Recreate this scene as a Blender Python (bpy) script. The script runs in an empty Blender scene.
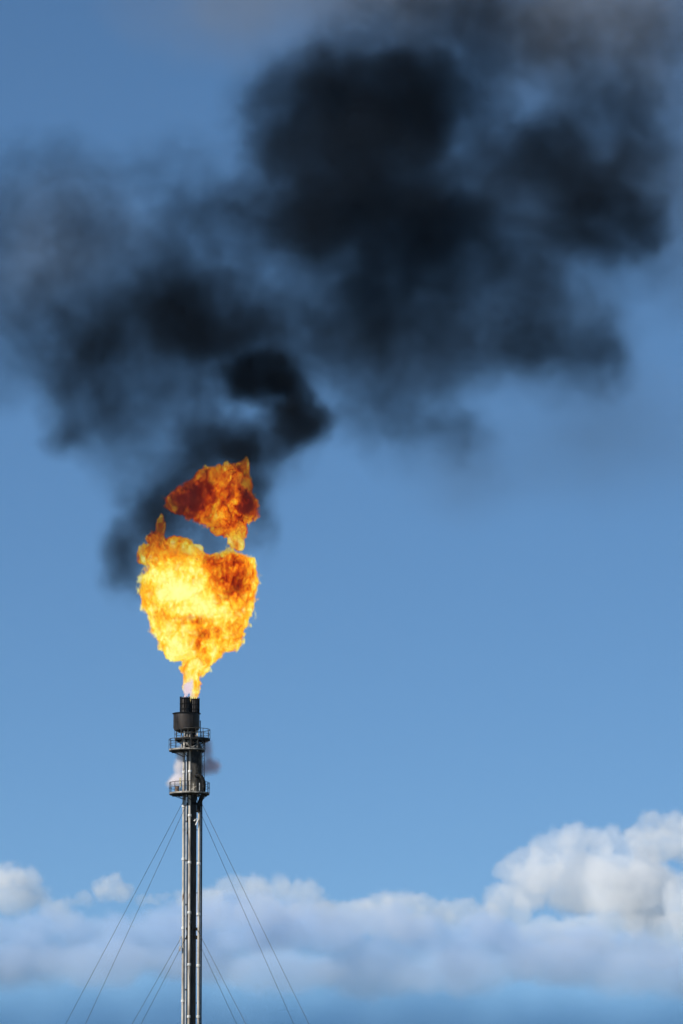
import bpy, bmesh, math, random
from mathutils import Vector, Matrix
random.seed(4)
R = math.radians
scene = bpy.context.scene
COL = scene.collection

# ------------------------------------------------------------------ camera
W, H = 683, 1024
F = 5580.0                      # focal length in pixels
PITCH = R(9.0)
CAM = Vector((0, 0, 1.7))
D = 600.0                       # distance to the stack
cam_d = bpy.data.cameras.new("camera"); cam = bpy.data.objects.new("camera", cam_d); COL.objects.link(cam)
cam.location = CAM; cam.rotation_euler = (R(90) + PITCH, 0, 0)
cam_d.sensor_fit = 'VERTICAL'; cam_d.sensor_height = 24; cam_d.lens = 24 * F / H
cam_d.clip_start = 1; cam_d.clip_end = 80000
scene.camera = cam

def P(px, py, dist=D):
    """world point seen at a pixel, on the vertical plane at this distance"""
    u = (px - W / 2) / F; v = (H / 2 - py) / F
    d = Vector((u, math.cos(PITCH) - v * math.sin(PITCH), math.sin(PITCH) + v * math.cos(PITCH)))
    return CAM + d * (dist / d.y)
def proj(p):
    q = p - CAM
    z = q.y * math.cos(PITCH) + q.z * math.sin(PITCH)
    v = -q.y * math.sin(PITCH) + q.z * math.cos(PITCH)
    return W / 2 + F * q.x / z, H / 2 - F * v / z
HAZE_D = 1.1e-5
MPP = (P(342, 700) - P(341, 700)).length      # metres per pixel at the stack

# ------------------------------------------------------------------ render / world
scene.render.engine = 'CYCLES'
scene.view_settings.view_transform = 'Standard'; scene.view_settings.look = 'None'
scene.view_settings.exposure = 0.35; scene.view_settings.gamma = 1
cy = scene.cycles
cy.use_denoising = True
cy.max_bounces = 18; cy.diffuse_bounces = 3; cy.glossy_bounces = 3; cy.volume_bounces = 16
cy.transparent_max_bounces = 64
cy.adaptive_threshold = 0.02; cy.adaptive_min_samples = 16
cy.volume_step_rate = 1.0; cy.volume_max_steps = 512
cy.sample_clamp_indirect = 6

SUN_EL, SUN_AZ = R(38), R(232)   # azimuth clockwise from +Y
sun_dir = Vector((math.sin(SUN_AZ) * math.cos(SUN_EL), math.cos(SUN_AZ) * math.cos(SUN_EL), math.sin(SUN_EL)))
sd = bpy.data.lights.new("sun", 'SUN'); sd.energy = 4.9; sd.angle = R(0.5); sd.color = (1, .95, .87)
so = bpy.data.objects.new("sun", sd); COL.objects.link(so)
so.rotation_euler = sun_dir.to_track_quat('Z', 'Y').to_euler()
so.location = (0, 0, 300)

world = bpy.data.worlds.new("World"); scene.world = world; world.use_nodes = True
nt = world.node_tree; nt.nodes.clear()
sky = nt.nodes.new('ShaderNodeTexSky'); sky.sky_type = 'NISHITA'; sky.sun_disc = False
sky.sun_elevation = SUN_EL; sky.sun_rotation = SUN_AZ
sky.altitude = 0; sky.air_density = 0.52; sky.dust_density = 0.0; sky.ozone_density = 4.5
bg = nt.nodes.new('ShaderNodeBackground'); bg.inputs['Strength'].default_value = 0.0765
out = nt.nodes.new('ShaderNodeOutputWorld')
hs = nt.nodes.new('ShaderNodeHueSaturation'); hs.inputs['Hue'].default_value = .493; hs.inputs['Saturation'].default_value = 1.08; hs.inputs['Value'].default_value = 1.0
nt.links.new(sky.outputs[0], hs.inputs['Color']); nt.links.new(hs.outputs[0], bg.inputs[0]); nt.links.new(bg.outputs[0], out.inputs[0])

# ------------------------------------------------------------------ tags
def tag(o, label=None, cat=None, group=None, kind=None):
    if label: o['label'] = label
    if cat: o['category'] = cat
    if group: o['group'] = group
    if kind: o['kind'] = kind
    return o

# ------------------------------------------------------------------ materials
def base_mat(name):
    m = bpy.data.materials.new(name); m.use_nodes = True
    return m, m.node_tree, m.node_tree.nodes['Principled BSDF']
def metal_mat(name, c1, c2, rough=.55, metallic=.0, scale=1.2, spots=None, vstretch=.35, lo=.38, hi=.62, spec=.5):
    """paint / steel with streaky weathering between two colours and optional third"""
    m, t, b = base_mat(name)
    tc = t.nodes.new('ShaderNodeTexCoord'); mp = t.nodes.new('ShaderNodeMapping')
    mp.inputs['Scale'].default_value = (1, 1, vstretch)
    n = t.nodes.new('ShaderNodeTexNoise'); n.inputs['Scale'].default_value = scale
    n.inputs['Detail'].default_value = 8; n.inputs['Roughness'].default_value = .65
    r = t.nodes.new('ShaderNodeValToRGB')
    r.color_ramp.elements[0].position = lo; r.color_ramp.elements[0].color = (*c1, 1)
    r.color_ramp.elements[1].position = hi; r.color_ramp.elements[1].color = (*c2, 1)
    if spots:
        e = r.color_ramp.elements.new(min(hi + .08, .95)); e.color = (*spots, 1)
    L = t.links.new
    L(tc.outputs['Object'], mp.inputs[0]); L(mp.outputs[0], n.inputs['Vector']); L(n.outputs['Fac'], r.inputs[0])
    L(r.outputs[0], b.inputs['Base Color'])
    n2 = t.nodes.new('ShaderNodeTexNoise'); n2.inputs['Scale'].default_value = 9; n2.inputs['Detail'].default_value = 4
    L(tc.outputs['Object'], n2.inputs['Vector'])
    mr = t.nodes.new('ShaderNodeMapRange'); mr.inputs['To Min'].default_value = rough - .12; mr.inputs['To Max'].default_value = rough + .15
    L(n2.outputs['Fac'], mr.inputs['Value']); L(mr.outputs[0], b.inputs['Roughness'])
    bp = t.nodes.new('ShaderNodeBump'); bp.inputs['Strength'].default_value = .25; bp.inputs['Distance'].default_value = .02
    L(n2.outputs['Fac'], bp.inputs['Height']); L(bp.outputs[0], b.inputs['Normal'])
    b.inputs['Metallic'].default_value = metallic
    b.inputs['Specular IOR Level'].default_value = spec
    return m
M = dict(
    riser=metal_mat('riser_paint', (.014, .014, .015), (.034, .033, .032), .55, spec=.3),
    seal=metal_mat('seal_steel', (.012, .011, .010), (.10, .09, .075), .65, scale=.8, spots=(.22, .20, .16), vstretch=.6, lo=.44, hi=.6, spec=.3),
    pipe=metal_mat('weathered_pipe', (.24, .205, .165), (.56, .52, .45), .5, scale=1.6, spots=(.16, .095, .055), vstretch=.22, lo=.36, hi=.60),
    galv=metal_mat('galvanised_steel', (.42, .42, .42), (.62, .62, .60), .4, metallic=.3, scale=3),
    clad=metal_mat('pipe_cladding', (.50, .50, .50), (.78, .78, .78), .35, metallic=.5, scale=3),
    black=metal_mat('sooty_steel', (.004, .0038, .0036), (.011, .010, .0095), .7, scale=1.8, spec=.15),
    drum=metal_mat('heat_stained_steel', (.020, .017, .016), (.060, .050, .045), .5, metallic=.3, scale=1.1, spots=(.085, .060, .045), spec=.3),
    rail=metal_mat('railing_steel', (.016, .016, .016), (.07, .066, .06), .5, scale=3, spec=.3),
    deck=metal_mat('deck_steel', (.012, .012, .011), (.035, .033, .030), .8, scale=2, spec=.2),
    edge=metal_mat('toe_plate_steel', (.10, .092, .08), (.50, .47, .42), .6, scale=1.6, spots=(.16, .10, .06), vstretch=1, lo=.42, hi=.66, spec=.3),
    rust=metal_mat('rusty_steel', (.12, .06, .035), (.26, .17, .10), .7, scale=3),
    white=metal_mat('white_paint', (.66, .65, .62), (.82, .81, .78), .5, scale=4),
    cream=metal_mat('cream_enclosure', (.55, .46, .26), (.72, .64, .42), .5, scale=4),
    wire=metal_mat('steel_wire', (.02, .02, .02), (.06, .06, .06), .6, scale=1, spec=.2),
    concrete=metal_mat('concrete', (.26, .25, .24), (.38, .37, .35), .85, scale=1, vstretch=1),
)

# ------------------------------------------------------------------ mesh helpers
def new_obj(name, bm, mat, parent=None, smooth=True):
    me = bpy.data.meshes.new(name); bm.normal_update()
    bm.to_mesh(me); bm.free()
    o = bpy.data.objects.new(name, me); COL.objects.link(o)
    me.materials.append(mat)
    if smooth:
        for p in me.polygons: p.use_smooth = True
        me.set_sharp_from_angle(angle=R(35))
    if parent: o.parent = parent
    return o
def lathe(bm, c, prof, seg=32, axis=None):
    """closed profile [(r, z)...] turned round the vertical through c"""
    rings = []
    for r, z in prof:
        rings.append([bm.verts.new((c[0] + r * math.cos(2 * math.pi * i / seg), c[1] + r * math.sin(2 * math.pi * i / seg), z)) for i in range(seg)])
    for k in range(len(rings)):
        a, b = rings[k], rings[(k + 1) % len(rings)]
        for i in range(seg):
            bm.faces.new((a[i], a[(i + 1) % seg], b[(i + 1) % seg], b[i]))
def cyl(bm, c, r, z0, z1, seg=24, r1=None):
    r1 = r if r1 is None else r1
    a = [bm.verts.new((c[0] + r * math.cos(2 * math.pi * i / seg), c[1] + r * math.sin(2 * math.pi * i / seg), z0)) for i in range(seg)]
    b = [bm.verts.new((c[0] + r1 * math.cos(2 * math.pi * i / seg), c[1] + r1 * math.sin(2 * math.pi * i / seg), z1)) for i in range(seg)]
    for i in range(seg): bm.faces.new((a[i], a[(i + 1) % seg], b[(i + 1) % seg], b[i]))
    bm.faces.new(a[::-1]); bm.faces.new(b)
def tube(bm, pts, r, seg=8, closed=False):
    pts = [Vector(p) for p in pts]; n = len(pts); rings = []
    up = Vector((0, 0, 1)); prev = None
    for i, p in enumerate(pts):
        if closed: t = (pts[(i + 1) % n] - pts[i - 1]).normalized()
        else: t = (pts[min(i + 1, n - 1)] - pts[max(i - 1, 0)]).normalized()
        if prev is None:
            s = t.cross(up)
            if s.length < 1e-3: s = t.cross(Vector((0, 1, 0)))
        else:
            s = prev - t * prev.dot(t)
        s.normalize(); prev = s; q = t.cross(s)
        rings.append([bm.verts.new(p + (s * math.cos(2 * math.pi * k / seg) + q * math.sin(2 * math.pi * k / seg)) * r) for k in range(seg)])
    for i in range(n if closed else n - 1):
        a, b = rings[i], rings[(i + 1) % n]
        for k in range(seg): bm.faces.new((a[k], b[k], b[(k + 1) % seg], a[(k + 1) % seg]))
    if not closed:
        bm.faces.new(rings[0]); bm.faces.new(rings[-1][::-1])
def box(bm, c, s, rz=0, bev=0):
    g = bmesh.ops.create_cube(bm, size=1)
    bmesh.ops.scale(bm, verts=g['verts'], vec=s)
    if rz: bmesh.ops.rotate(bm, verts=g['verts'], cent=(0, 0, 0), matrix=Matrix.Rotation(rz, 3, 'Z'))
    bmesh.ops.translate(bm, verts=g['verts'], vec=c)
def bar(bm, a, b, w, h):
    """rectangular bar between two points"""
    a, b = Vector(a), Vector(b); d = b - a
    g = bmesh.ops.create_cube(bm, size=1)
    bmesh.ops.scale(bm, verts=g['verts'], vec=(w, h, d.length))
    m = d.to_track_quat('Z', 'Y').to_matrix()
    bmesh.ops.rotate(bm, verts=g['verts'], cent=(0, 0, 0), matrix=m)
    bmesh.ops.translate(bm, verts=g['verts'], vec=(a + b) / 2)
def smooth_path(pts, n=6):
    pts = [Vector(p) for p in pts]; out = []
    for i in range(len(pts) - 1):
        p0, p1, p2, p3 = pts[max(i - 1, 0)], pts[i], pts[i + 1], pts[min(i + 2, len(pts) - 1)]
        for k in range(n):
            t = k / n
            out.append(.5 * ((2 * p1) + (p2 - p0) * t + (2 * p0 - 5 * p1 + 4 * p2 - p3) * t * t + (3 * p1 - p0 - 3 * p2 + p3) * t ** 3))
    out.append(pts[-1]); return out

# ------------------------------------------------------------------ ground
def ground_mat():
    m, t, b = base_mat('dry_grassland')
    tc = t.nodes.new('ShaderNodeTexCoord')
    n = t.nodes.new('ShaderNodeTexNoise'); n.inputs['Scale'].default_value = .02; n.inputs['Detail'].default_value = 12
    r = t.nodes.new('ShaderNodeValToRGB')
    r.color_ramp.elements[0].position = .35; r.color_ramp.elements[0].color = (.05, .07, .025, 1)
    r.color_ramp.elements[1].position = .65; r.color_ramp.elements[1].color = (.16, .13, .08, 1)
    t.links.new(tc.outputs['Object'], n.inputs['Vector']); t.links.new(n.outputs['Fac'], r.inputs[0])
    t.links.new(r.outputs[0], b.inputs['Base Color']); b.inputs['Roughness'].default_value = .95
    return m
bm = bmesh.new()
bmesh.ops.create_grid(bm, x_segments=40, y_segments=40, size=40000)
g = new_obj('ground', bm, ground_mat(), smooth=False); tag(g, kind='structure')

# ------------------------------------------------------------------ flare stack
X0 = P(191.8, 960).x                     # stack axis
stack = bpy.data.objects.new('flare_stack', None); COL.objects.link(stack)
stack.location = (X0, D, 0)
tag(stack, 'tall dark steel flare stack with caged platforms, pipes and a burning tip', 'flare stack')
def Z(py, dy=0): return P(190, py, D + dy).z
def X(px, py=900, dy=0): return P(px, py, D + dy).x - X0
ZG = 0.0
def part(name, bm, mat, parent=None, **k):
    return new_obj(name, bm, M[mat], parent or stack, **k)

z_p1, z_p2, z_p3 = Z(740.5), Z(750.5), Z(794)
cx = X(191.7)
# riser
bm = bmesh.new(); cyl(bm, (cx, 0), .49, .6, z_p3 - .2, 40)
for py in (816, 872, 928, 984):
    cyl(bm, (cx, 0), .515, Z(py) - .05, Z(py) + .05, 40)
part('riser', bm, 'riser')
# molecular seal between the lower and middle platform
sx = X(194.6, 770)
bm = bmesh.new()
lathe(bm, (sx, 0), [(.02, z_p3 - .2), (.5, z_p3 - .2), (.80, z_p3 + .35), (.80, z_p2 + .2), (.62, z_p2 + .75), (.02, z_p2 + .75)], 40)
cyl(bm, (sx, 0), .84, Z(776), Z(776) + .07, 40)
cyl(bm, (sx, 0), .84, Z(757), Z(757) + .07, 40)
part('gas_seal', bm, 'seal')
# upper column
ux = X(189.5, 740)
bm = bmesh.new(); cyl(bm, (ux, .1), .58, z_p2 + .5, Z(727), 32)
cyl(bm, (ux, .1), .72, Z(742), Z(742) + .1, 32); cyl(bm, (ux, .1), .72, Z(733), Z(733) + .1, 32)
part('upper_column', bm, 'black')

# pipes
def vpipe(name, px, dia, z0, z1, y, mat, py=900):
    bm = bmesh.new(); cyl(bm, (X(px, py), y), dia / 2, z0, z1, 16)
    return part(name, bm, mat)
steam = vpipe('steam_pipe', 183.2, .27, ZG, Z(736), -.05, 'pipe')
gasln = vpipe('pilot_gas_pipe', 186.15, .15, ZG, Z(752), -.5, 'clad')
steam2 = vpipe('steam_pipe', 189.5, .27, ZG, Z(731), -.68, 'pipe')
rightp = vpipe('flare_gas_pipe', 198.9, .27, ZG, Z(810), -.5, 'pipe')
cond = vpipe('cable_conduit', 185.0, .07, ZG, Z(760), -.05, 'black')
vpipe('cable_conduit', 201.3, .11, ZG, z_p3, -.2, 'black')
cond2 = vpipe('cable_conduit', 187.4, .06, ZG, Z(745), -.60, 'black')
def flange(parent, px, py, y, r, mat='white', h=.17):
    bm = bmesh.new(); z = Z(py)
    cyl(bm, (X(px), y), r, z - h / 2 - .02, z - .02, 16); cyl(bm, (X(px), y), r, z + .02, z + h / 2 + .02, 16)
    for k in range(8):
        a = k * math.pi / 4
        cyl(bm, (X(px) + (r - .035) * math.cos(a), y + (r - .035) * math.sin(a)), .018, z - h / 2 - .05, z + h / 2 + .05, 6)
    o = part('pipe_flange', bm, mat, parent); return o
for py in (772, 806, 859, 928, 1001, 1060, 1120): flange(steam, 183.2, py, -.05, .20)
for py in (772, 816, 863, 913, 965, 1017, 1070): flange(steam2, 189.5, py, -.68, .20)
for py in (864, 914.5, 966, 1017, 1070): flange(rightp, 198.7, py, -.5, .21)
for py in (822, 861, 905, 939, 990): flange(gasln, 186.15, py, -.5, .10, 'rail', .10)
# brackets holding the pipes to the riser
for k, py in enumerate((830, 861, 893, 916, 939, 967, 1003, 1018, 1050)):
    z = Z(py)
    for p_, q_ in (((X(182.0), 0, z), (X(188), 0, z)), ((X(194), -.05, z), (X(200.8), -.05, z)), ((X(189.5), -.3, z), (X(189.5), -.62, z))):
        bm = bmesh.new(); bar(bm, p_, q_, .07, .07); part('pipe_bracket', bm, 'rail', smooth=False)
# mid-level valve and box on the pipes
bm = bmesh.new(); box(bm, (X(180.3), -.25, Z(949)), (.26, .22, .5)); box(bm, (X(180.3), -.25, Z(941.5)), (.08, .08, 1.1))
part('junction_box', bm, 'galv', smooth=False)
# extra fittings in the dark gap between pipes
for py, h in ((812, .5), (818, .9), (826, .4), (833, .3)):
    bm = bmesh.new(); box(bm, (X(186.4 + random.uniform(-.5, .5)), -.3, Z(py)), (.16, .14, h), random.uniform(0, 1)); part('valve', bm, 'black', smooth=False)

# guy collars
def collar(py):
    z = Z(py); bm = bmesh.new()
    lathe(bm, (cx, 0), [(.50, z - .14), (.64, z - .14), (.64, z + .14), (.50, z + .14)], 32)
    for a in (50, 142, 228.5, 316):
        a = R(a); box(bm, (cx + .72 * math.cos(a), .72 * math.sin(a), z - .02), (.26, .05, .22), a)
    part('guy_collar', bm, 'black', smooth=False); return z
zc1, zc2 = collar(795), collar(929)
zd1, zd2 = collar(804), collar(937)

# ladder on the right side (turned almost edge on)
def ladder(px, y, z0, z1, w=.42, ang=68, hoops=True):
    bm = bmesh.new(); a = R(ang); dx, dy = w / 2 * math.cos(a), w / 2 * math.sin(a)
    c = (X(px), y)
    for s in (-1, 1):
        box(bm, (c[0] + s * dx, c[1] + s * dy, (z0 + z1) / 2), (.05, .05, z1 - z0), a)
    z = z0 + .2
    while z < z1:
        bar(bm, (c[0] - dx, c[1] - dy, z), (c[0] + dx, c[1] + dy, z), .028, .028); z += .3
    z = z0 + .6
    while z < z1:
        bar(bm, (c[0] - .02, c[1], z), (c[0] - .32, c[1] - .1, z), .04, .04); z += 2.4
    return part('ladder', bm, 'black', smooth=False)
ladder(201.0, .12, .5, z_p3)
ladder(203.0, .25, z_p3 + .1, z_p2 + 1.0)
ladder(200.3, .45, z_p2, z_p1 + 1.0)

# platforms
def platform(px, py, r, name, a0=0, a1=360, n=14, hole=.85, holex=0, lift=1.1, y=0, toe='edge'):
    z = Z(py); c = (X(px, py), y)
    bm = bmesh.new(); seg = max(8, int((a1 - a0) / 7.5)); full = a1 - a0 >= 360
    A = [R(a0 + (a1 - a0) * i / seg) for i in range(seg if full else seg + 1)]
    def ring(rr, zz, cc): return [bm.verts.new((cc[0] + rr * math.cos(a), cc[1] + rr * math.sin(a), zz)) for a in A]
    ci = (c[0] + holex, c[1])
    to, ti, bo, bi = ring(r, z, c), ring(hole, z, ci), ring(r, z - .09, c), ring(hole, z - .09, ci)
    m = len(A); rng = range(m if full else m - 1)
    for i in rng:
        j = (i + 1) % m
        bm.faces.new((ti[i], to[i], to[j], ti[j])); bm.faces.new((bo[i], bi[i], bi[j], bo[j]))
        bm.faces.new((to[i], bo[i], bo[j], to[j])); bm.faces.new((bi[i], ti[i], ti[j], bi[j]))
    if not full:
        for i in (0, m - 1): bm.faces.new((to[i], ti[i], bi[i], bo[i]) if i == 0 else (bo[i], bi[i], ti[i], to[i]))
    # joists and brackets below
    for k in range(8):
        a = R(a0 + (a1 - a0) * (k + .5) / 8)
        o_ = Vector((c[0] + (r - .15) * math.cos(a), c[1] + (r - .15) * math.sin(a), z - .15))
        i_ = Vector((ci[0] + (hole - .1) * math.cos(a), ci[1] + (hole - .1) * math.sin(a), z - .15))
        bar(bm, i_, o_, .08, .12)
        bar(bm, Vector((i_.x, i_.y, z - .75)), Vector((i_.x + (o_.x - i_.x) * .8, i_.y + (o_.y - i_.y) * .8, z - .2)), .06, .06)
    pf = part(name, bm, 'deck', smooth=False)
    # toe plate
    bm = bmesh.new(); q = []
    for rr, z0 in ((r + .012, z - .04), (r + .012, z + .12), (r - .012, z + .12), (r - .012, z - .04)):
        q.append([bm.verts.new((c[0] + rr * math.cos(a), c[1] + rr * math.sin(a), z0)) for a in A])
    for k in range(4):
        for i in rng:
            j = (i + 1) % m
            bm.faces.new((q[k][i], q[k][j], q[(k + 1) % 4][j], q[(k + 1) % 4][i]))
    part('toe_plate', bm, toe, pf)
    # railing
    bm = bmesh.new()
    for h, t in ((lift, .034), (lift * .55, .026)):
        tube(bm, [(c[0] + r * math.cos(a), c[1] + r * math.sin(a), z + h) for a in A], t, 6, closed=full)
    for k in range(n + (0 if full else 1)):
        a = R(a0 + (a1 - a0) * k / n)
        bar(bm, (c[0] + r * math.cos(a), c[1] + r * math.sin(a), z + .1), (c[0] + r * math.cos(a), c[1] + r * math.sin(a), z + lift), .058, .058)
    part('railing', bm, 'rail', pf, smooth=False)
    return pf, z, c
pf3, _, _ = platform(189.4, 794, 20 * MPP, 'platform', hole=.88, holex=X(194.6, 770) - X(189.4, 794), n=16, lift=1.2)
pf2, _, _ = platform(187.0, 750.5, 18 * MPP, 'platform', hole=.75, holex=.35, n=14, lift=1.2)
pf1, _, _ = platform(192.3, 739.5, 17.6 * MPP, 'platform', hole=.7, holex=-.25, n=14, y=.35, lift=1.1, toe='black')

# kit on the lower platform
bm = bmesh.new(); box(bm, (X(180.4, 783), -.9, z_p3 + 1.35), (.17, .25, .62)); box(bm, (X(180.4, 783), -.9, z_p3 + .55), (.09, .09, 1.0))
part('light_box', bm, 'cream', smooth=False)
bm = bmesh.new(); box(bm, (X(177.5, 783), -1.1, z_p3 + .42), (.42, .3, .62))
part('control_panel', bm, 'rust', smooth=False)
bm = bmesh.new(); box(bm, (X(193.6, 783), -1.25, z_p3 + .5), (.12, .12, 1.0)); bar(bm, (X(191.5, 783), -1.25, z_p3 + .35), (X(196.8, 783), -1.25, z_p3 + .75), .1, .1)
part('support_frame', bm, 'pipe', smooth=False)
bm = bmesh.new(); box(bm, (X(199.8, 783), -1.3, z_p3 + .55), (.09, .12, 1.0)); part('support_frame', bm, 'galv', smooth=False)

# the black loop pipe
bm = bmesh.new()
pth = [(196.0, 777.5, -.5), (198.6, 776.6, -.95), (201.6, 778.6, -1.1), (203.6, 783, -1.15), (203.9, 789, -1.15), (203.0, 795, -1.05), (200.9, 800.5, -.7), (199.2, 805, -.6), (198.9, 812, -.5)]
tube(bm, smooth_path([(X(a, b), y, Z(b)) for a, b, y in pth], 6), .235, 16)
lp = part('loop_pipe', bm, 'black')
bm = bmesh.new(); cyl(bm, (X(198.9, 812), -.5), .3, Z(812) - .06, Z(812) + .06, 20); part('pipe_flange', bm, 'black', lp)

# pipework under the drum
def hp(px, d, y, p0, p1, mat):
    bm = bmesh.new(); cyl(bm, (X(px, 740), y), d / 2, Z(p0), Z(p1), 14); part('burner_feed_pipe', bm, mat)
hp(184.6, .22, -.85, 752, 727.5, 'pipe'); hp(187.4, .16, -.8, 746, 728, 'edge'); hp(191.5, .2, -.75, 752, 728, 'rust')
hp(195.4, .2, -.6, 752, 727.5, 'black'); hp(197.6, .15, -.75, 752, 731, 'pipe'); hp(181.6, .1, -.2, 752, 728, 'pipe')
bm = bmesh.new()
tube(bm, smooth_path([(X(184.6), -.85, Z(743)), (X(187), -1.05, Z(745)), (X(190), -1.0, Z(748)), (X(194), -.9, Z(747)), (X(197.6), -.75, Z(744))]), .07, 8)
tube(bm, smooth_path([(X(183), -.7, Z(749)), (X(186), -1.0, Z(747.5)), (X(189), -.95, Z(741)), (X(191.5), -.75, Z(738))]), .06, 8)
part('steam_manifold', bm, 'edge')
for i in range(9):
    a, b = random.uniform(183, 199), random.uniform(733, 749)
    bm = bmesh.new(); box(bm, (X(a), -random.uniform(.7, 1.1), Z(b)), (random.uniform(.1, .3), .15, random.uniform(.1, .35)), random.uniform(0, 1.5)); part('valve', bm, ('rust', 'black', 'edge')[i % 3], smooth=False)
bm = bmesh.new(); box(bm, (X(200.3, 735), .1, Z(731)), (.09, .09, 2.3))
part('pilot_post', bm, 'black', smooth=False)

# wind drum
dx = X(186.5, 720); r = 13.0 * MPP
zt, zb = Z(713.5), Z(728.5)
bm = bmesh.new()
lathe(bm, (dx, 0), [(r, zt), (r, zb), (r * .93, zb - .22), (r * .55, zb - .45), (r * .55, zb - .39), (r * .90, zb - .16), (r - .05, zb + .06), (r - .05, zt)], 48)
dr = part('wind_drum', bm, 'drum')
bm = bmesh.new(); lathe(bm, (dx, 0), [(r + .008, zt - .09), (r + .13, zt - .05), (r + .13, zt + .01), (r - .06, zt + .01)], 48)
part('rim', bm, 'black', dr)
bm = bmesh.new()
for zz in (zb + .12, zb + .75):
    lathe(bm, (dx, 0), [(r + .006, zz - .02), (r + .035, zz - .02), (r + .035, zz + .02), (r + .006, zz + .02)], 48)
for k in range(10):
    a = 2 * math.pi * (k + .3) / 10; box(bm, (dx + (r + .012) * math.cos(a), (r + .012) * math.sin(a), (zt + zb) / 2), (.03, .05, zt - zb - .12), a)
part('stiffener', bm, 'drum', dr, smooth=False)

# burner tips
def tip(px, rr, p0, p1, y):
    bm = bmesh.new(); c = (X(px, 705), y); z0, z1 = Z(p0), Z(p1)
    lathe(bm, c, [(rr * .86, z0), (rr * .86, z1 - .1), (rr * .78, z1), (rr * .70, z1), (rr * .70, z0)], 32)
    o = part('burner_tip', bm, 'drum')
    bm = bmesh.new()
    for k in range(14):
        a = 2 * math.pi * k / 14
        box(bm, (c[0] + rr * .93 * math.cos(a), c[1] + rr * .93 * math.sin(a), (z0 + z1) / 2 + .05), (rr * .14, .06, z1 - z0 + .1), a)
    part('rib', bm, 'black', o, smooth=False)
    bm = bmesh.new()
    for zz in (z1 - .12, z0 + (z1 - z0) * .62, z0 + (z1 - z0) * .32):
        lathe(bm, c, [(rr * .98, zz), (rr * 1.02, zz), (rr * 1.02, zz + .09), (rr * .98, zz + .09)], 32)
    part('band', bm, 'black', o)
tip(185.1, 5.3 * MPP, 715, 697.8, -.1)
tip(194.4, 5.2 * MPP, 715, 698.8, .25)

# the white figure 7 on the riser
bm = bmesh.new()
a, b, c_ = Vector((X(194.7), -.80, Z(820.2))), Vector((X(198.3), -.80, Z(819.2))), Vector((X(195.4), -.80, Z(825.8)))
bar(bm, a, b, .11, .04); bar(bm, b, c_, .04, .11); bar(bm, a, a + Vector((.0, 0, -.18)), .10, .04)
bar(bm, (X(193), -.40, Z(821.5)), (X(195.0), -.80, Z(820.8)), .05, .05)
part('figure_seven', bm, 'white', smooth=False)
# foot
bm = bmesh.new(); cyl(bm, (cx, 0), 1.0, 0.3, .6, 32)
part('base_plate', bm, 'galv')
bm = bmesh.new(); box(bm, (X0, D, .15), (5, 5, .3)); o = new_obj('foundation', bm, M['concrete'], smooth=False); tag(o, kind='structure')

# ------------------------------------------------------------------ guy wires
def guy(label, az, zc, endx, endy, group):
    az = R(az)
    A = Vector((X0 + cx + .82 * math.cos(az), D + .82 * math.sin(az), zc - .02))
    def at(Rr):
        G = Vector((X0 + cx + Rr * math.cos(az), D + Rr * math.sin(az), .4))
        lo, hi = 0., 1.
        for _ in range(40):
            m = (lo + hi) / 2
            if proj(A.lerp(G, m))[1] < endy: lo = m
            else: hi = m
        return proj(A.lerp(G, lo))[0], G
    lo, hi = 5., 120.; left = endx < 191
    for _ in range(40):
        m = (lo + hi) / 2; x = at(m)[0]
        if (x > endx) == left: lo = m
        else: hi = m
    G = at(lo)[1]
    root = bpy.data.objects.new('guy_wire', None); COL.objects.link(root); root.location = G
    tag(root, label, 'guy wire', group)
    L = (A - G)
    bm = bmesh.new(); n = 40
    pts = [L * (i / n) - Vector((0, 0, 1)) * 1.0 * 4 * (i / n) * (1 - i / n) * .35 for i in range(n + 1)]
    tube(bm, pts, .021, 6); new_obj('cable', bm, M['wire'], root)
    u = L.normalized()
    bm = bmesh.new(); tube(bm, [L - u * .9, L - u * .25], .04, 8); new_obj('turnbuckle', bm, M['wire'], root)
    bm = bmesh.new(); box(bm, (0, 0, -.15), (1.6, 1.6, .9), az); new_obj('anchor_block', bm, M['concrete'], root, smooth=False)
G1, G2 = 'upper guy wires', 'lower guy wires'
guy('long thin guy wire on the left of the stack, outer of the upper pair', 142, zc1, 64, 1024, G1)
guy('long thin guy wire on the left of the stack, inner of the upper pair', 228.5, zd1, 84, 1024, G1)
guy('long thin guy wire on the right of the stack, outer of the upper pair', 316, zc1, 310.5, 1024, G1)
guy('long thin guy wire on the right of the stack, inner of the upper pair', 50.5, zd1, 295, 1024, G1)
guy('short-looking guy wire low on the left of the stack, outer of the lower pair', 142, zc2, 131, 1024, G2)
guy('short-looking guy wire low on the left of the stack, inner of the lower pair', 228.5, zd2, 140, 1024, G2)
guy('short-looking guy wire low on the right of the stack, outer of the lower pair', 316, zc2, 247, 1024, G2)
guy('short-looking guy wire low on the right of the stack, inner of the lower pair', 50.5, zd2, 237.5, 1024, G2)

# ------------------------------------------------------------------ air
hz = bpy.data.materials.new('hazy_air'); hz.use_nodes = True
_t = hz.node_tree; _t.nodes.clear()
_p = _t.nodes.new('ShaderNodeVolumePrincipled'); _p.inputs['Density'].default_value = HAZE_D
_p.inputs['Color'].default_value = (.40, .64, 1, 1); _p.inputs['Anisotropy'].default_value = 0
_o = _t.nodes.new('ShaderNodeOutputMaterial'); _t.links.new(_p.outputs[0], _o.inputs['Volume'])
bm = bmesh.new(); box(bm, (0, 4150, 999), (5000, 8700, 2000))
o = new_obj('haze', bm, hz, smooth=False); tag(o, kind='stuff')

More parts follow.
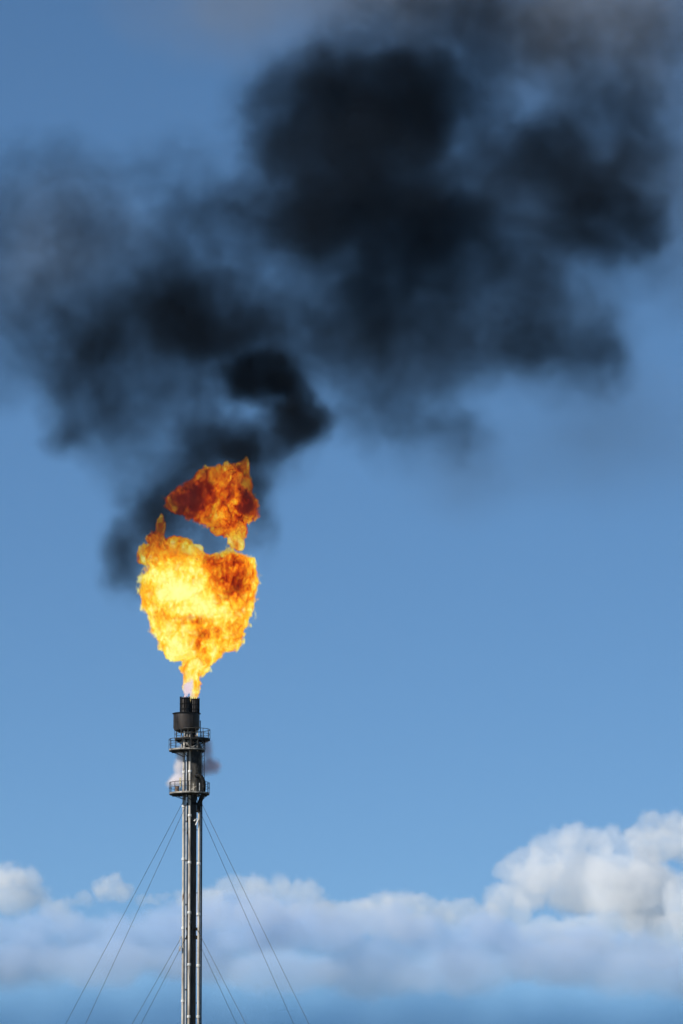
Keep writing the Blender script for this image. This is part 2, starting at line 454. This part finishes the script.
# ------------------------------------------------------------------ volumes
def field(nt, blobs, warps, noise=None, combine='ADD', cut=0.0, crisp=None, wisp=None):
    """density field: ellipsoids (cx, cy, cz, rx, ry, rz, amp) in a domain bent by noise, broken up by noise"""
    N, L = nt.nodes.new, nt.links.new
    p = N('GeometryNodeInputPosition').outputs[0]
    p0 = p
    for sc_, amp, det in warps:
        n = N('ShaderNodeTexNoise'); n.inputs['Scale'].default_value = sc_; n.inputs['Detail'].default_value = det
        n.inputs['Roughness'].default_value = .5
        L(p0, n.inputs['Vector'])
        s = N('ShaderNodeVectorMath'); s.operation = 'SUBTRACT'; s.inputs[1].default_value = (.5, .5, .5); L(n.outputs['Color'], s.inputs[0])
        q = N('ShaderNodeVectorMath'); q.operation = 'MULTIPLY_ADD'; q.inputs[1].default_value = (amp * 2,) * 3
        L(s.outputs[0], q.inputs[0]); L(p, q.inputs[2]); p = q.outputs[0]
    acc = None
    for (x, y, z, rx, ry, rz, amp) in blobs:
        q = N('ShaderNodeVectorMath'); q.operation = 'MULTIPLY_ADD'
        q.inputs[1].default_value = (1 / rx, 1 / ry, 1 / rz); q.inputs[2].default_value = (-x / rx, -y / ry, -z / rz)
        L(p, q.inputs[0])
        l = N('ShaderNodeVectorMath'); l.operation = 'LENGTH'; L(q.outputs[0], l.inputs[0])
        mr = N('ShaderNodeMapRange'); mr.interpolation_type = 'SMOOTHSTEP'
        mr.inputs['From Min'].default_value = 1; mr.inputs['From Max'].default_value = 0; mr.inputs['To Max'].default_value = amp
        L(l.outputs['Value'], mr.inputs['Value'])
        if acc is None: acc = mr.outputs[0]
        else:
            a = N('ShaderNodeMath'); a.operation = combine
            if combine == 'SMOOTH_MAX': a.inputs[2].default_value = .15
            L(acc, a.inputs[0]); L(mr.outputs[0], a.inputs[1]); acc = a.outputs[0]
    if noise:
        sc_, det, lo, hi, tmin, tmax = noise
        n = N('ShaderNodeTexNoise'); n.inputs['Scale'].default_value = sc_; n.inputs['Detail'].default_value = det
        n.inputs['Roughness'].default_value = .55; L(p, n.inputs['Vector'])
        mr = N('ShaderNodeMapRange'); mr.inputs['From Min'].default_value = lo; mr.inputs['From Max'].default_value = hi
        mr.inputs['To Min'].default_value = tmin; mr.inputs['To Max'].default_value = tmax
        L(n.outputs['Fac'], mr.inputs['Value'])
        a = N('ShaderNodeMath'); a.operation = 'MULTIPLY'; L(acc, a.inputs[0]); L(mr.outputs[0], a.inputs[1]); acc = a.outputs[0]
    if wisp:
        # thin parts tear into strands, thick parts stay whole
        sc_, det, s0, gain, t0, t1, floor = wisp
        n = N('ShaderNodeTexNoise'); n.inputs['Scale'].default_value = sc_; n.inputs['Detail'].default_value = det
        n.inputs['Roughness'].default_value = .6; L(p, n.inputs['Vector'])
        g = N('ShaderNodeMapRange'); g.inputs['From Max'].default_value = s0; g.inputs['To Max'].default_value = gain; L(acc, g.inputs['Value'])
        ad = N('ShaderNodeMath'); L(n.outputs['Fac'], ad.inputs[0]); L(g.outputs[0], ad.inputs[1])
        m = N('ShaderNodeMapRange'); m.interpolation_type = 'SMOOTHSTEP'; m.inputs['From Min'].default_value = t0; m.inputs['From Max'].default_value = t1
        m.inputs['To Min'].default_value = floor; m.inputs['To Max'].default_value = 1; L(ad.outputs[0], m.inputs['Value'])
        a = N('ShaderNodeMath'); a.operation = 'MULTIPLY'; L(acc, a.inputs[0]); L(m.outputs[0], a.inputs[1]); acc = a.outputs[0]
    if crisp:
        # billows: wear the shape away with noise, then a firm body with soft rims
        sc_, det, amt, t0, t1, sig, zs = crisp
        n = N('ShaderNodeTexNoise'); n.inputs['Scale'].default_value = sc_; n.inputs['Detail'].default_value = det
        n.inputs['Roughness'].default_value = .58; L(p, n.inputs['Vector'])
        m1 = N('ShaderNodeMath'); m1.operation = 'MULTIPLY_ADD'; m1.inputs[1].default_value = -amt; L(n.outputs['Fac'], m1.inputs[0]); L(acc, m1.inputs[2])
        m2 = N('ShaderNodeMapRange'); m2.interpolation_type = 'SMOOTHSTEP'; L(m1.outputs[0], m2.inputs['Value'])
        m2.inputs['From Min'].default_value = t0; m2.inputs['From Max'].default_value = t1; m2.inputs['To Max'].default_value = sig
        acc = m2.outputs[0]
        if zs:   # thins out towards its base
            sp = N('ShaderNodeSeparateXYZ'); L(p, sp.inputs[0])
            m3 = N('ShaderNodeMapRange'); L(sp.outputs['Z'], m3.inputs['Value'])
            m3.inputs['From Min'].default_value = zs[0]; m3.inputs['From Max'].default_value = zs[1]; m3.inputs['To Min'].default_value = zs[2]
            m4 = N('ShaderNodeMath'); m4.operation = 'MULTIPLY'; L(acc, m4.inputs[0]); L(m3.outputs[0], m4.inputs[1]); acc = m4.outputs[0]
    if cut:
        a = N('ShaderNodeMath'); a.operation = 'SUBTRACT'; a.inputs[1].default_value = cut; L(acc, a.inputs[0])
        b = N('ShaderNodeMath'); b.operation = 'MAXIMUM'; b.inputs[1].default_value = 0; L(a.outputs[0], b.inputs[0]); acc = b.outputs[0]
    return acc

THIN = bpy.data.materials.new('thin_air'); THIN.use_nodes = True
_t = THIN.node_tree; _t.nodes.clear()
_a = _t.nodes.new('ShaderNodeVolumeAbsorption'); _a.inputs['Density'].default_value = 2e-6
_o = _t.nodes.new('ShaderNodeOutputMaterial'); _t.links.new(_a.outputs[0], _o.inputs['Volume'])

def make_volume(name, origin, blobs, lo, hi, vox, mat, hull_thr, hull_vox, fargs, hull_shrink=1):
    """a hull mesh round the cloud plus the density grid inside it, in one object"""
    origin = Vector(origin)
    bl = [(x - origin.x, y - origin.y, z - origin.z, rx, ry, rz, a) for (x, y, z, rx, ry, rz, a) in blobs]
    lo = Vector(lo) - origin; hi = Vector(hi) - origin
    def cube(ng, v):
        n = ng.nodes.new('GeometryNodeVolumeCube')
        n.inputs['Min'].default_value = lo; n.inputs['Max'].default_value = hi
        for ax, k in zip('XYZ', range(3)):
            n.inputs['Resolution ' + ax].default_value = max(8, int((hi[k] - lo[k]) / v))
        ng.links.new(field(ng, bl, **fargs), n.inputs['Density'])
        return n
    # hull
    ng = bpy.data.node_groups.new(name + '_hull', 'GeometryNodeTree')
    ng.interface.new_socket('Geometry', in_out='INPUT', socket_type='NodeSocketGeometry')
    ng.interface.new_socket('Geometry', in_out='OUTPUT', socket_type='NodeSocketGeometry')
    c = cube(ng, hull_vox)
    vm = ng.nodes.new('GeometryNodeVolumeToMesh'); vm.inputs['Threshold'].default_value = hull_thr
    o_ = ng.nodes.new('NodeGroupOutput')
    ng.links.new(c.outputs[0], vm.inputs[0]); ng.links.new(vm.outputs[0], o_.inputs[0])
    tmp = bpy.data.objects.new('tmp', bpy.data.meshes.new('tmp')); COL.objects.link(tmp)
    md = tmp.modifiers.new('g', 'NODES'); md.node_group = ng
    bpy.context.view_layer.update()
    dg = bpy.context.evaluated_depsgraph_get()
    me = bpy.data.meshes.new_from_object(tmp.evaluated_get(dg)); me.name = name
    bpy.data.objects.remove(tmp); bpy.data.node_groups.remove(ng)
    me.materials.clear(); me.materials.append(THIN)
    ob = bpy.data.objects.new(name, me); COL.objects.link(ob); ob.location = origin
    ng = bpy.data.node_groups.new(name + '_density', 'GeometryNodeTree')
    ng.interface.new_socket('Geometry', in_out='INPUT', socket_type='NodeSocketGeometry')
    ng.interface.new_socket('Geometry', in_out='OUTPUT', socket_type='NodeSocketGeometry')
    gi = ng.nodes.new('NodeGroupInput'); c = cube(ng, vox)
    sm = ng.nodes.new('GeometryNodeSetMaterial'); sm.inputs['Material'].default_value = mat
    j = ng.nodes.new('GeometryNodeJoinGeometry'); o_ = ng.nodes.new('NodeGroupOutput')
    ng.links.new(c.outputs[0], sm.inputs[0]); ng.links.new(gi.outputs[0], j.inputs[0]); ng.links.new(sm.outputs[0], j.inputs[0])
    ng.links.new(j.outputs[0], o_.inputs[0])
    md = ob.modifiers.new('density', 'NODES'); md.node_group = ng
    print('VOL', name, 'hull verts', len(me.vertices), 'grid', [int((hi[k] - lo[k]) / vox) for k in range(3)])
    return ob

def vol_mat(name, albedo, mult=1.0, aniso=0.0, step=3.0):
    m = bpy.data.materials.new(name); m.cycles.volume_step_rate = step; m.use_nodes = True; t = m.node_tree; t.nodes.clear()
    N, L = t.nodes.new, t.links.new
    at = N('ShaderNodeAttribute'); at.attribute_name = 'density'
    mu = N('ShaderNodeMath'); mu.operation = 'MULTIPLY'; mu.inputs[1].default_value = mult; L(at.outputs['Fac'], mu.inputs[0])
    # albedo = scatter / (scatter + absorb), per channel
    s = N('ShaderNodeVolumeScatter'); s.inputs['Color'].default_value = (*albedo, 1); s.inputs['Anisotropy'].default_value = aniso
    a = N('ShaderNodeVolumeAbsorption'); a.inputs['Color'].default_value = (*albedo, 1)
    ad = N('ShaderNodeAddShader'); o_ = N('ShaderNodeOutputMaterial')
    L(mu.outputs[0], s.inputs['Density']); L(mu.outputs[0], a.inputs['Density'])
    L(s.outputs[0], ad.inputs[0]); L(a.outputs[0], ad.inputs[1]); L(ad.outputs[0], o_.inputs['Volume'])
    return m

def blob(px, py, rx, ry, tau, off=None, dist=D, rd=None, k=None):
    """ellipsoid from its place and size, tau = optical depth through its middle"""
    mp = MPP * dist / D
    if off is None: off = random.uniform(-.5, .5) * (rx + ry) * .5 * mp
    c = P(px, py, dist + off)
    rd = (rd or (rx + ry) * .5 * .85) * mp
    return (c.x, c.y, c.z, rx * mp, rd, ry * mp, tau / rd)

# ---- smoke
smoke = [
 (222,428,50,26,1.0),(195,435,50,34,.6),(262,440,34,30,1.0),(640,60,110,80,.4),
 (450,330,120,90,.6),(560,270,110,100,.5),(500,200,100,90,.6),(640,260,40,50,.4),(182,500,22,22,.4,-3.5),(252,495,15,26,.7,-3),(232,455,30,16,.8,-3),(190,470,26,20,.6,-3),(160,528,24,22,.4,-3),(245,535,16,24,.4,-3),
 (215,452,50,22,.9),(257,505,22,50,.7),(200,538,58,28,1.0),(165,515,34,42,.7),(262,470,30,32,.8),(185,478,36,30,.8),(235,448,30,22,.7),
 # big dark head
 (300,115,80,72,3.2),(385,110,88,72,4.2),(425,90,45,55,1.6),(345,195,112,85,3.7),(410,215,75,70,2.6),(375,300,82,72,2.8),(300,235,70,60,1.6),(330,60,60,35,1.0),(260,180,40,60,.9),(440,250,70,70,1.3),
 # arm to the left
 (120,280,140,70,.6),(220,230,70,60,.8),(60,320,90,70,.35),(160,375,90,60,.6),(330,350,75,60,1.1),(420,350,85,60,.9),(460,240,80,60,.8),(560,190,80,60,.9),(480,150,60,80,.5),(560,310,90,60,.5),(205,350,60,30,.8),(185,305,62,50,2.7),(225,330,82,42,2.3),(120,325,75,52,1.5),(85,385,54,72,2.2),(70,430,36,30,.6),(45,330,55,60,.8),(250,290,75,50,1.2),(140,360,60,45,.9),(300,330,60,45,1.2),
 # veil on the left
 (100,215,140,88,.65),(30,240,110,100,.5),(10,370,60,48,.7),(180,165,65,50,.45),(60,165,80,50,.35),(-40,230,90,110,.6),(170,205,26,34,.3),(215,205,60,22,.5),(150,260,120,60,.5),(-20,310,60,60,.6),
 # dark knot above the flame
 (250,374,40,24,2.4),(280,368,30,26,2.8),(236,384,36,16,1.0),(272,390,26,20,1.9),(290,392,24,26,1.9),(262,380,30,24,1.0),(288,410,30,30,2.7),(299,427,28,30,2.5),(282,438,20,24,1.3),(232,388,48,26,1.2),(318,405,12,14,.5),(285,455,36,28,.5),
 (200,400,55,45,.6),(150,405,55,65,.6),(118,440,42,75,.5),(150,480,45,60,.6),(140,520,40,48,1.0),(120,562,28,44,1.9),(160,540,30,50,.6),(145,585,26,34,.4),(210,440,75,35,.35),
 (248,455,32,26,.8),(215,480,62,40,.8),(262,520,18,60,.5),(190,520,60,40,.6),(185,470,40,30,.5),
 # middle and right
 (400,410,80,65,.85),(445,440,60,42,.55),(375,400,60,60,.5),(500,340,80,58,1.2),(520,345,45,38,.7),(575,360,55,50,1.1),(612,350,40,50,.5),(500,280,90,70,.8),(330,410,50,50,.4),
 (590,140,75,66,1.3),(605,210,72,66,2.4),(530,160,62,52,1.5),(645,140,44,56,.8),(655,215,26,45,1.1),(560,250,90,52,.9),(610,95,60,38,.6),(480,190,60,80,.7),(480,90,40,90,.8),
 # thin smoke over the top
 (440,25,100,62,1.2),(520,60,95,90,.8),(570,20,140,80,.6),(660,40,100,110,.6),(470,-30,140,80,.9),(230,-30,280,95,.35),(690,220,70,170,.4),(610,430,170,130,.16),(470,480,110,60,.16),(350,30,60,50,.5),
]
SM = [blob(b[0], b[1], b[2] * 1.30, b[3] * 1.30, b[4] * 1.12, off=b[5] if len(b) > 5 else None) for b in smoke]
soot = vol_mat('soot_smoke', (.018, .026, .040), 1.0, .1)
lo, hi = P(-160, 640), P(790, -140)
o = make_volume('smoke_plume', P(190, 600), SM, (lo.x, D - 16, lo.z), (hi.x, D + 16, hi.z), .27, soot, .03, .8,
    dict(warps=[(.085, 3.2, 2), (.26, 2.0, 4), (.9, .7, 4)], noise=(.20, 6, .32, .66, .5, 1.4), wisp=(.42, 7, .35, .34, .42, .66, .38), cut=.006))
tag(o, 'thick black smoke drifting above the flame in a broad billowing plume', 'smoke', kind='stuff')

veil = vol_mat('thin_smoke', (.40, .40, .40), 1.0, .1, 6)
VE = [blob(*b[:4], b[4] * 1.6, off=8) for b in [(260,0,230,110,.35),(430,-20,180,110,.5),(600,30,190,130,.75),(690,190,100,190,.5),(620,430,190,140,.22),(560,180,200,190,.25),(60,250,170,130,.25),(420,330,180,120,.2),(480,470,130,80,.15),(560,330,120,60,.2)]]
lo, hi = P(-115, 620), P(825, -150)
o = make_volume('smoke_veil', P(600, 200), VE, (lo.x, D - 10, lo.z), (hi.x, D + 26, hi.z), .6, veil, .01, 1.5,
    dict(warps=[(.05, 4, 2), (.2, 1.5, 2)], noise=(.1, 4, .28, .7, .4, 1.4), cut=.003))
tag(o, 'thin grey veil of dispersed smoke high above and beside the black plume', 'smoke', kind='stuff')

# ---- steam puffs beside the gas seal
wsteam = vol_mat('steam', (.985, .955, .97), 1.0, .2)
bsteam = vol_mat('tinted_steam', (.80, .58, .62), 1.0, .2)
b1 = [blob(*b, off=.4) for b in [(178,780,11,9,3),(172,783,8,6,1.2),(179,768,8,14,2.2),(181,756,7,14,1.5),(183,748,7,9,.6)]]
lo, hi = P(158, 794), P(196, 738)
o = make_volume('steam_puff', P(180, 780), b1, (lo.x, D - 2, lo.z), (hi.x, D + 3, hi.z), .09, wsteam, .12, .2,
    dict(warps=[(.7, .3, 2), (2.0, .12, 2)], noise=(1.2, 4, .3, .65, .6, 1.5)))
tag(o, 'small puff of pale pinkish steam left of the stack above its lowest platform', 'steam', kind='stuff')
b2 = [blob(*b, off=.6) for b in [(206,746,9,13,1.0),(208,756,8,13,.9),(212,766,12,12,1.1),(205,769,12,10,1.1),(216,767,8,8,.6)]]
lo, hi = P(194, 786), P(232, 728)
o = make_volume('steam_puff', P(208, 765), b2, (lo.x, D - 2, lo.z), (hi.x, D + 3, hi.z), .09, bsteam, .12, .2,
    dict(warps=[(.7, .3, 2), (2.0, .12, 2)], noise=(1.2, 4, .3, .65, .6, 1.5)))
tag(o, 'small dusky mauve puff of vapour on the right of the stack under the middle platform', 'steam', kind='stuff')

# ---- flame
fl = [(180,590,39,38),(179,616,31,32),(184,634,28,25),(177,643,16,17),(200,610,43,46),(205,642,20,24),(220,616,28,32),(230,590,26,38),(238,580,19,28),(226,632,18,20),(214,572,22,18),
      (192,665,12,16),(200,662,11,15),(190,682,7,14),(195,677,6.5,12),(193,694,4.5,7),(185,692,3.5,9),
      (175,560,24,24),(190,562,18,17),(160,554,18,14),(145,556,11,8),(157,541,10,10),(161,527,4,10),(178,545,15,11),(197,548,6,5),
      (215,492,33,20),(190,502,23,15),(178,505,11,12),(212,478,18,11),(235,488,16,22),(241,508,18,18),(236,525,14,15),(237,540,8,11),(246,464,4,7),(241,472,10,11),(225,472,14,8),(215,514,23,15),(221,527,12,10)]
def fb(px, py, rx, ry):
    c = P(px, py, D + random.uniform(-.35, .35) * (rx + ry) * .5 * MPP)
    return (c.x, c.y, c.z, rx * MPP * 1.40, (rx + ry) * .5 * MPP * 1.15, ry * MPP * 1.40, 1.0)
FB = [fb(*b) for b in fl]
def flame_mat(origin):
    m = bpy.data.materials.new('fire'); m.use_nodes = True; t = m.node_tree; t.nodes.clear()
    N, L = t.nodes.new, t.links.new
    def math_(op, a, b=None, c=None):
        n = N('ShaderNodeMath'); n.operation = op
        for i, v in enumerate((a, b, c)):
            if v is None: continue
            if hasattr(v, 'links'): L(v, n.inputs[i])
            else: n.inputs[i].default_value = v
        return n.outputs[0]
    def rng(v, a, b, c=0, d=1, smooth=False):
        n = N('ShaderNodeMapRange'); L(v, n.inputs['Value'])
        if smooth: n.interpolation_type = 'SMOOTHSTEP'
        for k, x in zip(('From Min', 'From Max', 'To Min', 'To Max'), (a, b, c, d)): n.inputs[k].default_value = x
        return n.outputs[0]
    tc = N('ShaderNodeTexCoord').outputs['Object']
    at = N('ShaderNodeAttribute'); at.attribute_name = 'density'; f = at.outputs['Fac']
    def noise(s, det, rough=.6, dist=0, vec=None):
        n = N('ShaderNodeTexNoise'); n.inputs['Scale'].default_value = s; n.inputs['Detail'].default_value = det
        n.inputs['Roughness'].default_value = rough; n.inputs['Distortion'].default_value = dist
        L(vec or tc, n.inputs['Vector']); return n.outputs['Fac']
    mz = N('ShaderNodeMapping'); mz.inputs['Scale'].default_value = (1, 1, .62); mz.inputs['Rotation'].default_value = (0, R(12), 0); L(tc, mz.inputs[0])
    n1 = noise(.60, 5, .60, .9, mz.outputs[0]); n2 = noise(1.9, 5, .58, .7, mz.outputs[0])
    edge = math_('ADD', f, math_('MULTIPLY', math_('SUBTRACT', n2, .5), .46))
    edge = math_('ADD', edge, math_('MULTIPLY', math_('SUBTRACT', n1, .5), .45))
    dens = rng(edge, .18, .28, 0, 1)
    # temperature
    wn = N('ShaderNodeTexNoise'); wn.inputs['Scale'].default_value = .8; wn.inputs['Detail'].default_value = 3; L(tc, wn.inputs['Vector'])
    wq = N('ShaderNodeVectorMath'); wq.operation = 'MULTIPLY_ADD'; wq.inputs[1].default_value = (2.6, 2.6, 2.6); L(wn.outputs['Color'], wq.inputs[0])
    wr = N('ShaderNodeVectorMath'); wr.operation = 'SUBTRACT'; wr.inputs[1].default_value = (1.3, 1.3, 1.3); L(tc, wq.inputs[2]); L(wq.outputs[0], wr.inputs[0])
    tw = wr.outputs[0]
    def spot(px, py, rx, ry, amp, dy=-2.0):
        c = P(px, py, D + dy) - origin
        q = N('ShaderNodeVectorMath'); q.operation = 'MULTIPLY_ADD'
        s = (1 / (rx * MPP), 1 / (max(rx, ry) * 2.2 * MPP), 1 / (ry * MPP))
        q.inputs[1].default_value = s; q.inputs[2].default_value = (-c.x * s[0], -c.y * s[1], -c.z * s[2]); L(tw, q.inputs[0])
        l = N('ShaderNodeVectorMath'); l.operation = 'LENGTH'; L(q.outputs[0], l.inputs[0])
        return rng(l.outputs['Value'], 1, 0, 0, amp, True)
    T = math_('MULTIPLY_ADD', math_('SUBTRACT', n1, .5), 2.2, .79)
    T = math_('ADD', T, math_('MULTIPLY', math_('SUBTRACT', n2, .5), 1.7))
    T = math_('ADD', T, rng(f, .18, .40, -.30, .10))
    for s in [(207,634,26,12,.45),(199,645,14,13,.35),(176,604,22,8,.25),(196,621,30,8,.55),(226,576,42,36,.50),(238,592,26,28,.36),(222,560,22,12,.2),(184,503,34,24,.45),(204,486,20,14,.5),(247,505,17,24,.55),
              (218,496,90,60,.56),(165,612,20,14,.25),(150,550,34,28,.4),(160,528,24,26,.5),(185,555,40,22,.18),(236,530,24,26,.25),(236,630,16,34,.25),(245,462,16,18,.5),(206,470,14,9,.2),(237,545,16,12,.4),(232,505,12,14,-.3),(222,484,14,10,-.25)]:
        T = math_('SUBTRACT', T, spot(*s))
    for s in [(180,588,46,48,.30),(196,608,42,30,.25),(180,648,34,26,.22),(222,640,24,24,.1)]:
        T = math_('ADD', T, spot(*s))
    cr = N('ShaderNodeValToRGB'); L(T, cr.inputs[0]); e = cr.color_ramp.elements
    cols = [(0, (.15, .010, .004)), (.13, (.34, .022, .004)), (.26, (.58, .05, .004)), (.38, (.95, .17, .006)), (.52, (1.0, .34, .010)), (.68, (1.0, .58, .022)), (.84, (1.0, .86, .08)), (1.0, (1.05, 1.02, .34))]
    e[0].position, e[0].color = 0, (*cols[0][1], 1); e[1].position, e[1].color = 1, (*cols[-1][1], 1)
    for p_, c_ in cols[1:-1]:
        x = e.new(p_); x.color = (*c_, 1)
    # pale steam-cooled root of the flame
    w = spot(187, 692, 8, 20, 1.6, 0); w = math_('MINIMUM', w, .9)
    mx = N('ShaderNodeMix'); mx.data_type = 'RGBA'; L(w, mx.inputs['Factor']); L(cr.outputs[0], mx.inputs['A']); mx.inputs['B'].default_value = (.78, .66, .78, 1)
    K = 4.5
    dk = math_('MULTIPLY', dens, K)
    ek = math_('MULTIPLY', dk, .82)
    em = N('ShaderNodeEmission'); L(mx.outputs['Result'], em.inputs['Color']); L(ek, em.inputs['Strength'])
    ab = N('ShaderNodeVolumeAbsorption'); ab.inputs['Color'].default_value = (0, 0, 0, 1); L(dk, ab.inputs['Density'])
    ad = N('ShaderNodeAddShader'); o_ = N('ShaderNodeOutputMaterial')
    L(em.outputs[0], ad.inputs[0]); L(ab.outputs[0], ad.inputs[1]); L(ad.outputs[0], o_.inputs['Volume'])
    return m
fo = P(190, 697)
lo, hi = P(122, 702), P(272, 440)
o = make_volume('flame', fo, FB, (lo.x, D - 6.5, lo.z), (hi.x, D + 6.5, hi.z), .12, flame_mat(fo), .2, .25,
    dict(warps=[(.35, .9, 2), (1.1, .45, 3), (2.8, .24, 3)], combine='MAXIMUM'))
tag(o, 'roaring yellow and orange gas flame with dark red sooty folds, burning on the stack tip', 'flame', kind='stuff')

# ---- clouds
DC = 10000.0
white = vol_mat('cloud_vapour', (.99, .995, 1.0), 1.0, .0)
base = vol_mat('shade_tinted_low_cloud', (.13, .34, .60), 1.0, .0)  # low cloud layer: shade of the cloud base is put into its dark blue albedo
def cloud(name, blobs, x0, x1, y0, y1, dist, dep, vox, label, sig=.020, mat=white, fade=None, thr=.15, warps=None, crisp=None, deep=.8):
    bl = []
    for b in blobs:
        x, y, z, rx, ry, rz, a = blob(b[0], b[1], b[2] * 1.35, b[3] * 1.35, 1, dist=dist, off=b[4] if len(b) > 4 else None)
        bl.append((x, y, z, rx, ry * deep, rz, 1.0))
    lo, hi = P(x0, y1, dist), P(x1, y0, dist)
    org = P((x0 + x1) / 2, y1, dist)
    zs = None
    if fade: zs = (P(0, fade[1], dist).z - org.z, P(0, fade[0], dist).z - org.z, fade[2])
    k = dist / 10000
    o = make_volume(name, org, bl, (lo.x, dist - dep, lo.z), (hi.x, dist + dep, hi.z), vox, mat, sig * thr, vox * 3,
        dict(combine='MAXIMUM', warps=warps or [(.010, 22, 2), (.030, 13, 3), (.085, 6, 3)], crisp=crisp or (.042, 7, .72, -.06, .22, sig, zs)))
    tag(o, label, 'cloud', kind='stuff')
cum = [(590,922,40,18),(650,924,40,22),(700,930,40,26),(570,932,40,20),(585,885,60,40,40),(640,890,50,50,60),(530,885,30,30,30),(508,873,20,18),(524,858,22,20),(545,850,24,22),(560,842,24,20),(575,838,22,20),(597,842,24,20),(614,838,20,18),(630,846,24,22),(648,860,22,20),(660,876,20,20),
       (540,875,30,28),(575,870,38,34),(612,872,38,34),(640,885,30,34),(520,888,24,22),(518,908,18,20),(533,898,20,14),(612,900,38,26),(645,915,34,34),(622,926,30,26),(600,935,30,22),
       (660,935,40,30),(545,930,40,22),(500,905,22,24),(575,950,60,18),(640,955,60,20),(680,905,26,40),(700,930,40,40)]
cloud('cumulus_cloud', cum, 440, 770, 790, 1010, 9300, 260, 4.0, 'big bright cumulus cloud low in the sky with a dark cleft in its side', fade=(915, 985, .12))
cloud('cumulus_cloud', [(636,832,18,14),(652,825,20,18),(672,824,22,18),(692,827,24,20),(660,845,38,24),(705,850,40,34)],
      600, 780, 780, 910, 11000, 180, 5.0, 'white cloud top peeking out behind the big cumulus at the edge of the sky')
cloud('cumulus_cloud', [(-12,880,27,24),(8,879,25,23),(26,883,22,22),(38,894,18,17),(12,900,40,22),(-30,900,40,30),(55,908,22,16),(70,918,22,12)],
      -110, 110, 840, 960, 10000, 160, 4.0, 'rounded white cloud above the grey bank, far left of the stack', fade=(895, 935, .1))
cloud('cumulus_cloud', [(100,888,13,14),(112,885,16,14),(126,890,14,11),(110,896,26,12),(146,898,18,7),(160,895,12,6),(80,902,16,11)],
      50, 200, 860, 930, 9800, 90, 2.6, 'small isolated white cloud tuft just left of the stack above the bank', fade=(890, 915, .15))
tops = [(-90,905),(60,912),(150,902),(200,880),(240,872),(290,870),(330,884),(370,886),(400,880),(440,892),(480,897),(520,900),(800,930)]
def top(x):
    for (a, b), (c, d) in zip(tops, tops[1:]):
        if a <= x <= c: return b + (d - b) * (x - a) / (c - a)
    return 920
shade = vol_mat('shade_tinted_vapour', (.66, .79, .97), 1.0, .0)  # bluer copy of the cloud vapour, the bank's shade is in its albedo
bank = []
x = 188
while x < 500:
    r = random.uniform(16, 26); bank.append((x, top(x) + r * .9 + random.uniform(-3, 5), r, r * .85))
    if x < 430: bank.append((x + 8, top(x) + 38 + random.uniform(-5, 5), r * 1.3, r))
    x += r * .95
cloud('cloud_bank', bank, 150, 560, 840, 980, 10600, 150, 5.0, 'middle stretch of the low cloud bank, with a puffy sunlit top, right of the stack', sig=.018, fade=(900, 945, .22), deep=.9)
body = []
x = -110
while x < 800:
    r = random.uniform(26, 40); yt = top(x) + (16 if 190 < x < 480 else -3) + (12 if x > 500 else 0)
    body.append((x, yt + r * .8 + random.uniform(-5, 6), r, r * .8)); body.append((x + 12, yt + 48 + random.uniform(-6, 6), 42, 30))
    x += r * .8
for bx in range(-80, 820, 90): body.append((bx, 968 + random.uniform(-8, 8), 85, 34))
cloud('cloud_bank', body, -130, 810, 850, 1030, 9000, 150, 5.0, 'long low cloud bank, tinted grey-blue for shade, stretching across the whole sky behind the stack', sig=.016, mat=shade, fade=(930, 1005, .35), deep=1.2,
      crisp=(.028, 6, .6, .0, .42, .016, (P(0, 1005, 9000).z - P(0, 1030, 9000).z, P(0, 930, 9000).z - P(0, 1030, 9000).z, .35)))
cloud('low_shade_cloud', [(bx, 1050 + random.uniform(-6, 6), 130, 85) for bx in range(-80, 800, 85)],
      -130, 810, 950, 1110, 12500, 200, 12.0, 'smooth low cloud layer, tinted dark blue for shade, under the cloud bank at the bottom of the sky', sig=.0055, mat=base, warps=[(.006, 30, 2)], crisp=(.008, 3, .3, .0, .9, .009, None))
